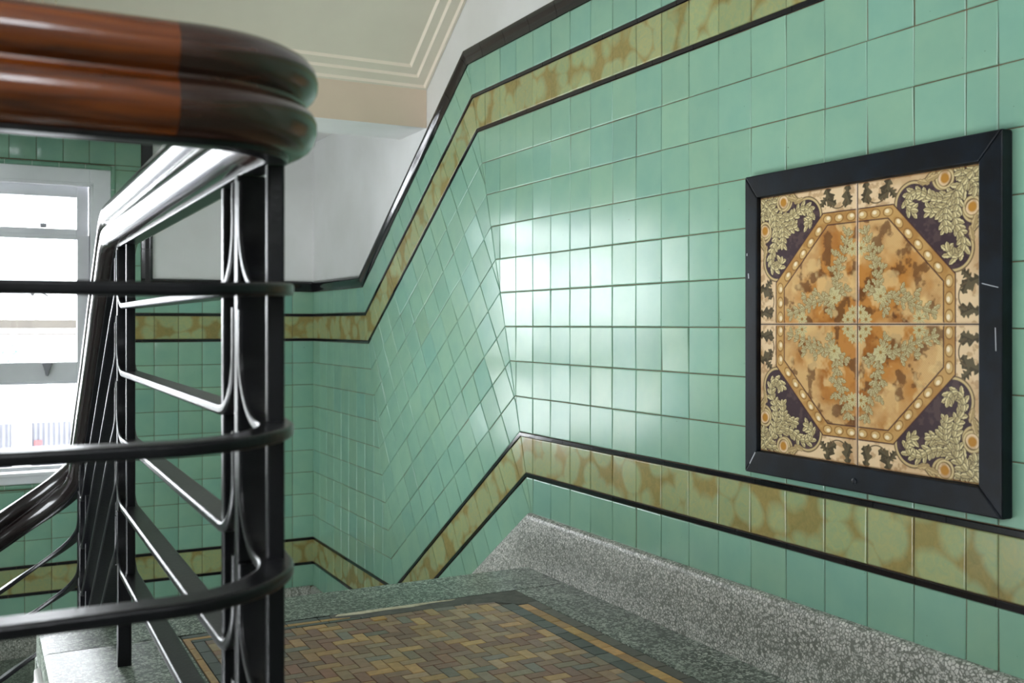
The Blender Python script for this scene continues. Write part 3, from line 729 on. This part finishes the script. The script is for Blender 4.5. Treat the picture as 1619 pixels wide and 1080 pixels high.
def picture_tile(seed, sy, sz):
    N = 240; img = paint_tile(seed, N)
    cy = (iy0 + iy1) / 2; hy, hz = (iy1 - iy0) / 2 - .012, iz - .012
    t = np.arange(N + 1) / N; ins = .010
    yy = cy + sy * (ins + t * (hy - ins)); zz = sz * (ins + t * (hz - ins))
    edge = lambda t: np.minimum(np.minimum(t, 1 - t), .02) / .02
    e = np.minimum(edge(t)[:, None], edge(t)[None, :]); xx = XT + .02 * (1 - e) ** 2
    vs = np.stack([xx * T, np.broadcast_to(yy[:, None], xx.shape) * T, (np.broadcast_to(zz[None, :], xx.shape) - FLZ) * T], -1).reshape(-1, 3)
    i, j = np.meshgrid(np.arange(N), np.arange(N), indexing='ij'); b = (i * (N + 1) + j).ravel()
    fs = np.stack([b, b + N + 1, b + N + 2, b + 1], -1)
    if sy * sz > 0: fs = fs[:, ::-1]
    me = bpy.data.meshes.new('patterned_tile'); me.vertices.add(len(vs)); me.vertices.foreach_set('co', vs.ravel())
    me.loops.add(fs.size); me.loops.foreach_set('vertex_index', fs.ravel().astype(np.int32)); me.polygons.add(len(fs))
    me.polygons.foreach_set('loop_start', np.arange(0, fs.size, 4, dtype=np.int32)); me.update(calc_edges=True)
    ca = me.color_attributes.new('tint', 'FLOAT_COLOR', 'CORNER')
    cc = np.ones((len(fs), 4, 4)); cc[..., :3] = img.reshape(-1, 1, 3); ca.data.foreach_set('color', cc.ravel().astype(np.float32))
    me.materials.append(M['picture']); me.polygons.foreach_set('use_smooth', np.ones(len(fs), dtype=bool)); me.update()
    o_ = bpy.data.objects.new('patterned_tile', me); C.objects.link(o_); put(o_, pic)
for n_, (sy, sz) in enumerate(((1, 1), (-1, 1), (1, -1), (-1, -1))): picture_tile(11 + n_, sy, sz)

# ------------------------------------------------------------------ outside the window
YO = 118.0
bl = tag(empty('building', P(0, YO, -22)), 'white building with stone parapet and grey roller shutter seen through the sash window', 'building')
mb = MB(); mb.box(-60, 30, YO, YO + 20, -40, -.45); mb.build('facade', M['facade'], bl)
mb = MB(); mb.box(-60, 30, YO - .3, YO + 1, -.45, .52); mb.box(-60, 30, YO - .6, YO, -1.15, -.95); mb.build('parapet', M['parapet'], bl)
mb = MB()
for i in range(60): mb.box(-14 + i * .5, -13.72 + i * .5, YO - .25, YO, -40, -10.3)
mb.box(-14, 16, YO - .12, YO, -40, -10.3); mb.build('roller_shutter', M['shutter'], bl)
mb = MB(); mb.box(3.4, 5.2, YO - .8, YO - .3, -40, -10.3); mb.build('door_post', M['post'], bl)
mb = MB(); mb.box(5.5, 6.25, YO - .4, YO - .28, -12.7, -12.2); mb.build('notice_board', M['notice'], bl)
mb = MB(); mb.box(-60, 120, L + 1.6, YO, -34, -33); tag(mb.build('street', M['facade']), kind='structure')
tr = tag(empty('street_tree', P(0, 100, -33)), 'pale leafy street tree in front of the white building', 'tree')
mb = MB(); rod(mb, (.5, 100, -33), (.5, 100, -4), .5); mb.build('trunk', M['bark'], tr)
mb = MB(); rr = random.Random(3)
for i in range(900):
    a, b_ = rr.uniform(0, 6.28), rr.gauss(0, 1); r_ = 2.6 * rr.random() ** .4
    cx, cy, cz = .3 + r_ * math.cos(a) * 1.2, 100 + r_ * math.sin(a), -3.6 + rr.gauss(0, .9)
    p = [Vector((rr.gauss(0, .2), rr.gauss(0, .2), rr.gauss(0, .2))) for _ in range(3)]
    mb.add([P(cx + v_.x, cy + v_.y, cz + v_.z) for v_ in p], [(0, 1, 2)])
mb.build('crown', M['leaf'], tr)

# ------------------------------------------------------------------ light, camera
w = bpy.data.worlds.new('World'); bpy.context.scene.world = w; w.use_nodes = True
bg = w.node_tree.nodes['Background']; bg.inputs[0].default_value = (.92, .96, 1, 1); bg.inputs[1].default_value = 13
def portal(name, loc, rot, sx, sy):
    ld = bpy.data.lights.new(name, 'AREA'); ld.shape = 'RECTANGLE'; ld.size, ld.size_y = sx, sy; ld.cycles.is_portal = True
    lo = bpy.data.objects.new(name, ld); C.objects.link(lo); lo.location = loc; lo.rotation_euler = rot
portal('far_window_portal', P((WX0 + WX1) / 2, L + 1.7, 0), (math.radians(-90), 0, 0), (WX1 - WX0) * T, (WZ1 - WZ0) * T)
for h in LH: portal('added_left_window_portal', P(-17.1, (h[0] + h[1]) / 2, (h[2] + h[3]) / 2), (0, math.radians(-90), 0), (h[3] - h[2]) * T, (h[1] - h[0]) * T)  # sky sampling for the added left openings
for h in RH: portal('added_rear_window_portal', P((h[0] + h[1]) / 2, -13.1, (h[2] + h[3]) / 2), (math.radians(90), 0, 0), (h[1] - h[0]) * T, (h[3] - h[2]) * T)  # sky sampling for the added openings behind the camera
cam = bpy.data.cameras.new('Camera'); co = bpy.data.objects.new('Camera', cam); C.objects.link(co)
co.location = P(0, 0, 0); co.rotation_euler = (math.radians(90), 0, -0.485861)
cam.sensor_width = 36; cam.lens = 1608.25 / 1619 * 36; cam.shift_y = -(540 - 512.78) / 1619
cam.clip_start = .02; cam.dof.use_dof = True; cam.dof.focus_distance = 22 * T; cam.dof.aperture_fstop = 4.6
sc = bpy.context.scene; sc.camera = co
sc.view_settings.view_transform = 'Standard'; sc.view_settings.look = 'None'; sc.view_settings.gamma = 1; sc.view_settings.use_curve_mapping = False
sc.view_settings.exposure = 0.42
sc.cycles.max_bounces = 10; sc.cycles.diffuse_bounces = 6; sc.cycles.glossy_bounces = 5; sc.cycles.transparent_max_bounces = 16
sc.cycles.caustics_reflective = False; sc.cycles.sample_clamp_indirect = 8
